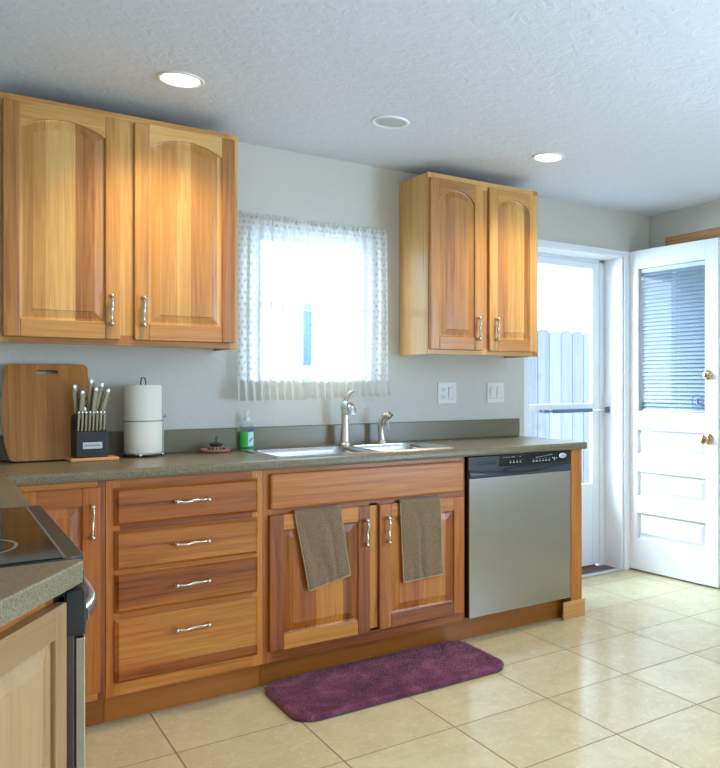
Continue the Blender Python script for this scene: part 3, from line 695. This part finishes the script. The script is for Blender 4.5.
for x, y, z, L, lab, ln in big: knife(x, y, z, 6, L+.034, .0124, lab, 'kitchen knives in the block', ln)
# shears loop
sh = thing('kitchen_shears', 'black-handled kitchen shears standing in the middle of the knife block', 'scissors', kb.location+Vector((-.014, .035, .168)), br)
q = MB()
for s in (-1, 1): q.tube([(s*.011+.011*math.cos(a*PI/8), 0, .045+.018*math.sin(a*PI/8)) for a in range(16)], .0035, 8, closed=True)
q.build('grips', BLACK, sh); MB().box(-.006, .006, -.002, .002, -.004, .03).build('blades', CHROME, sh)

# paper towels
t = thing('paper_towel_holder', 'wire paper towel holder beside the knife block', 'holder', (.698, -.115, ZT))
q = MB(); q.tube([(.072*math.cos(a*PI/20), .072*math.sin(a*PI/20), .012) for a in range(40)], .0032, 8, closed=True)
for a in (-1.9, -.3, 1.2, 2.8): q.ball((.072*math.cos(a), .072*math.sin(a), .0085), .0085)
q.tube([(-.072, 0, .012), (.072, 0, .012)], .003, 8); q.tube([(0, -.072, .012), (0, .072, .012)], .003, 8)
q.build('base_ring', CHROME, t)
q = MB(); q.tube([(-.009, 0, .012), (-.009, 0, .315), (-.005, 0, .330), (.005, 0, .330), (.009, 0, .315), (.009, 0, .012)], .0026, 8); q.build('centre_post', mat('dark_wire', s2l(90, 92, 96), .25, 1), t)
q = MB(); q.tube([(.078*math.cos(a), .078*math.sin(a), .150) for a in [(-3.3+.12*i) for i in range(30)]], .0026, 8); q.tube([(.078, 0, .012), (.078, -.003, .150)], .0026, 8); q.tube([(.05, .06, .16), (.085, .03, .165)], .003, 8); q.ball((.088, .026, .166), .0085)
q.build('tension_arm', CHROME, t)
def papermat():
    m = mat('paper_towel', s2l(240, 234, 216), .9); t_ = NT(m); tc = t_.n('ShaderNodeTexCoord').outputs['Object']
    v = t_.n('ShaderNodeTexVoronoi'); v.inputs['Scale'].default_value = 140; t_.l(tc, v.inputs['Vector']); t_.bump(v.outputs[0], .4, .002); return m
q = MB(); q.lathe([(.020, .016), (.069, .016), (0.0705, .019), (0.0705, .296), (.069, .299), (.020, .299), (.0195, .296), (.0195, .018), (.020, .016)], n=48)
q.lathe([(.0706, .018), (.072, .02), (.072, .15), (.0706, .152)], n=48)
tag(q.build('paper_towel_roll', papermat()), 'white roll of paper towels on the wire holder', 'paper towels').location = (.698, -.115, ZT)

# pink saucer + strainer
PINK = mat('pink_ceramic', s2l(226, 160, 146), .35)
o = tag(MB().lathe([(0, .004), (.040, .004), (.05, .006), (.064, .016), (.066, .017), (.063, .013), (.05, .002), (.035, 0), (0, 0)], n=40).build('saucer', PINK), 'small pink saucer on the counter left of the soap', 'saucer'); o.location = (.992, -.115, ZT)
t = thing('sink_strainer', 'dark metal sink strainer with a knob resting on the pink saucer', 'strainer', (.992, -.115, ZT+.005))
MB().lathe([(0, 0), (.030, 0), (.034, .010), (.036, .020), (.038, .021), (.033, .024), (0, .024)], n=28).build('basket', SINKS, t)
q = MB()
for i in range(14): a = 2*PI*i/14; q.box(.0335, .0365, -.0025, .0025, .003, .018, M=Matrix.Rotation(a, 4, 'Z'))
q.build('slots', BLACKM, t)
MB().lathe([(.022, .0245), (.030, .030), (.028, .036), (.012, .040), (.004, .044), (.003, .058), (.006, .062), (0, .066)], n=24).build('stopper', mat('dark_rubber_metal', s2l(70, 66, 62), .3, .4), t)

# soap bottle
t = thing('soap_bottle', 'clear pump bottle of green liquid soap by the left end of the sink', 'soap bottle', (1.136, -.030, ZT), math.radians(-15))
t.location = (1.146, -.044, .9217); t.scale = (1.12, 1.12, 1.06)
def oval(prof, n=28): return [(r, z) for r, z in prof]
MB().lathe([(.022, 0), (.027, .002), (.029, .008), (.028, .08), (.026, .092), (.018, .106), (.010, .113), (.0095, .122)], n=32, sx=1.0, sy=.62).build('bottle', PANE if False else mat('clear_plastic', (.93, .97, .96), .08, Transmission_Weight=.95, IOR=1.1), t)
MB().lathe([(.021, .003), (.0262, .005), (.0275, .010), (.0268, .072), (0, .072)], n=32, sx=1, sy=.60).build('green_soap', mat('green_soap', s2l(40, 214, 60), .2), t)
MB().lathe([(.011, .118), (.0115, .128), (.010, .134), (.004, .138), (.004, .152)], n=20).tube([(.002, .0, .155), (-.004, -.014, .157), (-.006, -.028, .153)], .0045, 8).lathe([(.008, .150), (.009, .156), (.007, .161), (0, .162)], n=16).build('pump', WHITEP, t)
def curved_label(x0, x1, z0, z1, off):
    q = MB(); q.grid(lambda u, v: ((x0+(x1-x0)*u), -.62*math.sqrt(max(0, (.0283+off)**2-(x0+(x1-x0)*u)**2)), z0+(z1-z0)*v), 10, 4); return q
lb = curved_label(.004, .025, .012, .070, .0006).build('label_sheet', mat('label_white_blue', s2l(196, 214, 232), .4), t)
curved_label(.006, .024, .074, .090, .0).build('upper_label', mat('label_blue', s2l(52, 76, 150), .4), t)
q = MB(); q.grid(lambda u, v: (.008+.014*u, -.62*math.sqrt((.0283+.0011)**2-(.008+.014*u)**2), .024+.018*u+.008*v), 6, 2); q.build('label_swoosh', mat('label_ink', s2l(70, 90, 170), .4), lb)

# outlets
def plate(x, z, label, cat, name, kinds):
    t = thing(name, label, cat, (x, 0, z))
    MB().box(-.058, .058, -.006, -.0005, -.058, .058, b=.002).build('cover_plate', WHITEP, t)
    DK = mat('slot_dark', s2l(60, 58, 54), .6)
    for k, cx in zip(kinds, (-.023, .023)):
        if k == 'o':
            for cz in (-.02, .02):
                r_ = MB().box(cx-.015, cx+.015, -.009, -.006, cz-.013, cz+.013, b=.0015).build('socket', WHITEP, t)
                MB().box(cx-.007, cx-.0045, -.0095, -.0088, cz-.001, cz+.007).box(cx+.0045, cx+.007, -.0095, -.0088, cz-.001, cz+.007).box(cx-.002, cx+.002, -.0095, -.0088, cz-.009, cz-.005).build('slots', DK, r_)
        else:
            M = Matrix.Translation((cx, -.0065, 0)) @ Matrix.Rotation(math.radians(5), 4, 'X')
            MB().box(-.017, .017, -.0015, .001, -.034, .034).build('rocker_bezel', mat('bezel', s2l(196, 194, 186), .5), t).location = (cx, -.0055, 0)
            MB().box(-.0150, .0150, -.004, .0, -.031, .031, b=.001, M=M).build('rocker', WHITEP, t)
plate(2.238, 1.168, 'cream wall plate with a double outlet and a rocker, left of the plain switches', 'outlet', 'wall_outlet', 'or')
plate(2.560, 1.168, 'cream wall plate with two rocker switches nearest the back door', 'light switch', 'light_switch', 'rr')

# ================================================================== CURTAINS
t = thing('curtain_rod', 'thin white curtain rod across the top of the kitchen window', 'curtain rod', (1.10, -.05, 1.985))
MB().tube([(0, .048, 0), (0, .01, 0), (.012, 0, 0), (.728, 0, 0), (.74, .01, 0), (.74, .048, 0)], .005, 8).build('rod', WHITEP, t)
for nm, xa, xb, lab in (('a', 1.098, 1.402, 'left lace curtain panel with a ruffled hem in the kitchen window'), ('b', 1.448, 1.848, 'right lace curtain panel with a ruffled hem in the kitchen window')):
    t = thing('lace_curtain', lab, 'curtain', (xa, -.05, 1.14), 0, 'lace curtain panels'); Wd = xb-xa; ph = 0 if nm == 'a' else 1.7
    def f(u, v, Wd=Wd, ph=ph):
        amp = .010*(1-.5*v)+.003; x = Wd*u
        if ph: x -= .047*(1-u)**3*min(1, max(0, (v-.56)/.05))
        return (x+.004*math.sin(x*60), -.004+amp*math.sin(x*2*PI/.052+ph+.6*math.sin(v*3+x*9))-(.012 if v > .97 else .012), .085+(1.998-1.14-.085)*v)
    MB().grid(f, 110, 40).build('curtain_panel', LACE, t)
    def g(u, v, Wd=Wd, ph=ph):
        x = Wd*u*1.02-.004; sc_ = .010*abs(math.sin(x*PI/.036))
        z = .095*v-(1-v)*(sc_)+ (.012*u if ph else 0)*(1-v)+.012*(1-v)
        return (x, -.022-.014*(1-v)+(.009+.006*(1-v))*math.sin(x*2*PI/.036+ph), z)
    MB().grid(g, 130, 10).build('ruffled_hem', mat('hem_lace', s2l(216, 214, 206), .8, Alpha=.78), t)
# header ruffle
    h = MB(); h.grid(lambda u, v, Wd=Wd, ph=ph: (Wd*u, -.014+.006*math.sin(Wd*u*2*PI/.026+ph), .838+.030*v+.004*v*math.sin(Wd*u*150)), 90, 3); h.build('header_ruffle', LACE, t)

# ================================================================== TOWELS
def towelmat(name, c1, c2):
    m = mat(name, rough=.95); t_ = NT(m); tc = t_.n('ShaderNodeTexCoord').outputs['Object']
    v = t_.n('ShaderNodeTexVoronoi'); v.inputs['Scale'].default_value = 380; t_.l(tc, v.inputs['Vector'])
    c = t_.ramp(v.outputs[0], [(.1, c1), (.6, c2)]); t_.l(c, t_.b.inputs['Base Color']); t_.bump(v.outputs[0], .7, .003); t_.b.inputs['Sheen Weight'].default_value = .3; return m
TW = towelmat('tan_terry', s2l(178, 148, 112), s2l(122, 96, 68)); TWE = mat('towel_hem', s2l(184, 154, 116), .9)
def towel(label, tl, tr, br_, bl_, ph):
    yb = YF-.001-TH; ztop = .6925
    t = thing('dish_towel', label, 'towel', (0, 0, 0), 0, 'dish towels on the sink cabinet doors')
    def pt(u, v):   # v 0 bottom front .. .9 top front .. 1 over the back
        if v < .9:
            s = v/.9; L_ = Vector(bl_).lerp(Vector(tl), s); R_ = Vector(br_).lerp(Vector(tr), s); p = L_.lerp(R_, u)
            wv = .006*math.sin(u*7+ph+2*s)*(1-s*.8)+.003*math.sin(u*17+ph*2)*(1-s)+.004*math.sin(s*5+u*2)*(1-s)
            return (p.x, yb-.010-abs(wv)-.004*(1-s), p.y)
        a = (v-.9)/.1*PI; p = Vector(tl).lerp(Vector(tr), u); cy = (yb+YF)/2-.0015; hw_ = abs(yb-.010-cy)
        return (p.x, cy-hw_*math.cos(a)*(.999 if a < PI/2 else .8), ztop+.009*math.sin(a)+.0015)
    tl, tr = (tl[0], ztop+.002), (tr[0], ztop+.002)
    MB().grid(pt, 26, 40).build('cloth', TW, t, solid=.005)
    q = MB(); P = [pt(0, v/30*.9) for v in range(31)]; P2 = [pt(1, v/30*.9) for v in range(31)]; P3 = [pt(u/24, 0) for u in range(25)]
    q.tube(P3, .0036, 6); q.tube(P, .003, 6); q.tube(P2, .003, 6); q.build('hem', TWE, t)
towel('tan terry dish towel hanging crooked on the left sink cabinet door', (1.158, .704), (1.352, .704), (1.392, .412), (1.214, .374), .4)
towel('tan terry dish towel hanging straight on the right sink cabinet door', (1.630, .704), (1.832, .70), (1.842, .352), (1.645, .340), 2.2)

# ================================================================== RUG
def rugmat():
    m = mat('purple_pile', rough=1); t_ = NT(m); tc = t_.n('ShaderNodeTexCoord').outputs['Object']
    n = t_.noise(tc, 9, 4, .6, .5); n2 = t_.noise(tc, 160, 2)
    v = t_.math('ADD', t_.math('MULTIPLY', n, .65), t_.math('MULTIPLY', n2, .35))
    c = t_.ramp(v, [(.38, s2l(80, 28, 54)), (.52, s2l(112, 52, 80)), (.66, s2l(146, 88, 114))]); t_.l(c, t_.b.inputs['Base Color']); t_.b.inputs['Sheen Weight'].default_value = .15; return m
RUG = rugmat()
rx0, rx1, ry0, ry1 = 1.028, 1.950, -1.022, -.590; r = .085
t = thing('bath_rug', 'plush purple rug with rounded corners on the tiles before the sink cabinet', 'rug', ((rx0+rx1)/2, (ry0+ry1)/2, 0))
O = rrect(-(rx1-rx0)/2, (rx1-rx0)/2, -(ry1-ry0)/2, (ry1-ry0)/2, r, 8)
MB().prism(O, 0.001, .006, 'z').build('backing', mat('rug_backing', s2l(84, 66, 60), .9), t)
def inside(x, y):
    hx, hy = (rx1-rx0)/2, (ry1-ry0)/2; ax, ay = abs(x)-(hx-r), abs(y)-(hy-r)
    if ax > 0 and ay > 0: return r-math.hypot(ax, ay)
    return min(hx-abs(x), hy-abs(y))
q = MB(); R = []
q.add(*(lambda O_: ([(p[0]*s, p[1]*s2, z) for s, s2, z in ((1, 1, .006), (1.004, 1.008, .012), (.998, .996, .020), (.985, .97, .024)) for p in O_],
     [(i*len(O_)+k, i*len(O_)+(k+1) % len(O_), (i+1)*len(O_)+(k+1) % len(O_), (i+1)*len(O_)+k) for i in range(3) for k in range(len(O_))]+[tuple(3*len(O_)+k for k in range(len(O_)))]))(O), 0, True)
# tufts
rg = random.Random(3)
tv = []; tf = []
for i in range(19000):
    x = rg.uniform(-(rx1-rx0)/2, (rx1-rx0)/2); y = rg.uniform(-(ry1-ry0)/2, (ry1-ry0)/2)
    d_ = inside(x, y)
    if d_ < .001: continue
    z = .022 if d_ > .012 else .014+.7*d_; a = rg.uniform(0, 2*PI); lx, ly = rg.uniform(-.005, .005), rg.uniform(-.005, .005); h = rg.uniform(.006, .011)
    if d_ < .016: e_ = .007*(1-d_/.016); lx += e_*(1 if x > 0 else -1)*(abs(x)/.45)**6; ly += e_*(1 if y > 0 else -1)*(abs(y)/.21)**6; h *= .7
    w_ = rg.uniform(.0016, .0026)
    n0 = len(tv)
    for k in range(3): tv.append((x+w_*math.cos(a+k*2.094), y+w_*math.sin(a+k*2.094), z))
    tv.append((x+lx, y+ly, z+h)); tf += [(n0, n0+1, n0+3), (n0+1, n0+2, n0+3), (n0+2, n0, n0+3)]
q.build('pile', RUG, t)
q = MB(); q.add(tv, tf, 0, True); o = q.build('pile_tufts', RUG, t, ang=180); o['kind'] = 'stuff'

# ================================================================== CEILING LIGHTS
def can(x, y, on, label, inframe=True):
    t = thing('recessed_light', label, 'ceiling light', (x, y, ZC), 0, 'round recessed ceiling lights')
    R0 = .078
    MB().lathe([(R0-.014, -.002), (R0-.008, -.0065), (R0, -.006), (R0+.004, -.001), (R0+.004, -.0002), (R0-.014, -.0002)], n=40, cap=False).build('trim_ring', WHITE if not on else mat('ring_white', s2l(225, 220, 212), .4), t)
    if on:
        MB().lathe([(0, -.004), (R0-.016, -.004), (R0-.014, -.002), (R0-.014, -.0006), (0, -.0006)], n=40).build('lens', LAMPE, t)
    else:
        MB().lathe([(R0-.013, -.0015), (R0-.024, -.0012), (R0-.034, -.0035), (0, -.004)], n=40).build('baffle', mat('unlit_lens', s2l(190, 195, 200), .35), t)
    if on:
        l = bpy.data.lights.new('recessed_spot', 'SPOT'); l.energy = SPOT_W; l.color = SPOT_C; l.spot_size = math.radians(128); l.spot_blend = 1; l.shadow_soft_size = .06
        o = bpy.data.objects.new('recessed_spot', l); C.objects.link(o); o.location = (0, 0, -.03); o.parent = t
    return t
can(.722, -.645, True, 'lit recessed ceiling light in front of the larger wall cabinet')
can(1.550, -.690, False, 'unlit recessed ceiling light between the two wall cabinets')
can(2.410, -.690, True, 'lit recessed ceiling light in front of the narrow wall cabinet')
can(.9, -3.1, True, 'lit recessed ceiling light above the left of the room behind the viewer')
can(2.5, -3.1, True, 'lit recessed ceiling light above the right of the room behind the viewer')
can(.9, -4.9, True, 'lit recessed ceiling light above the far left of the room behind the viewer')
can(2.5, -4.9, True, 'lit recessed ceiling light above the far right of the room behind the viewer')
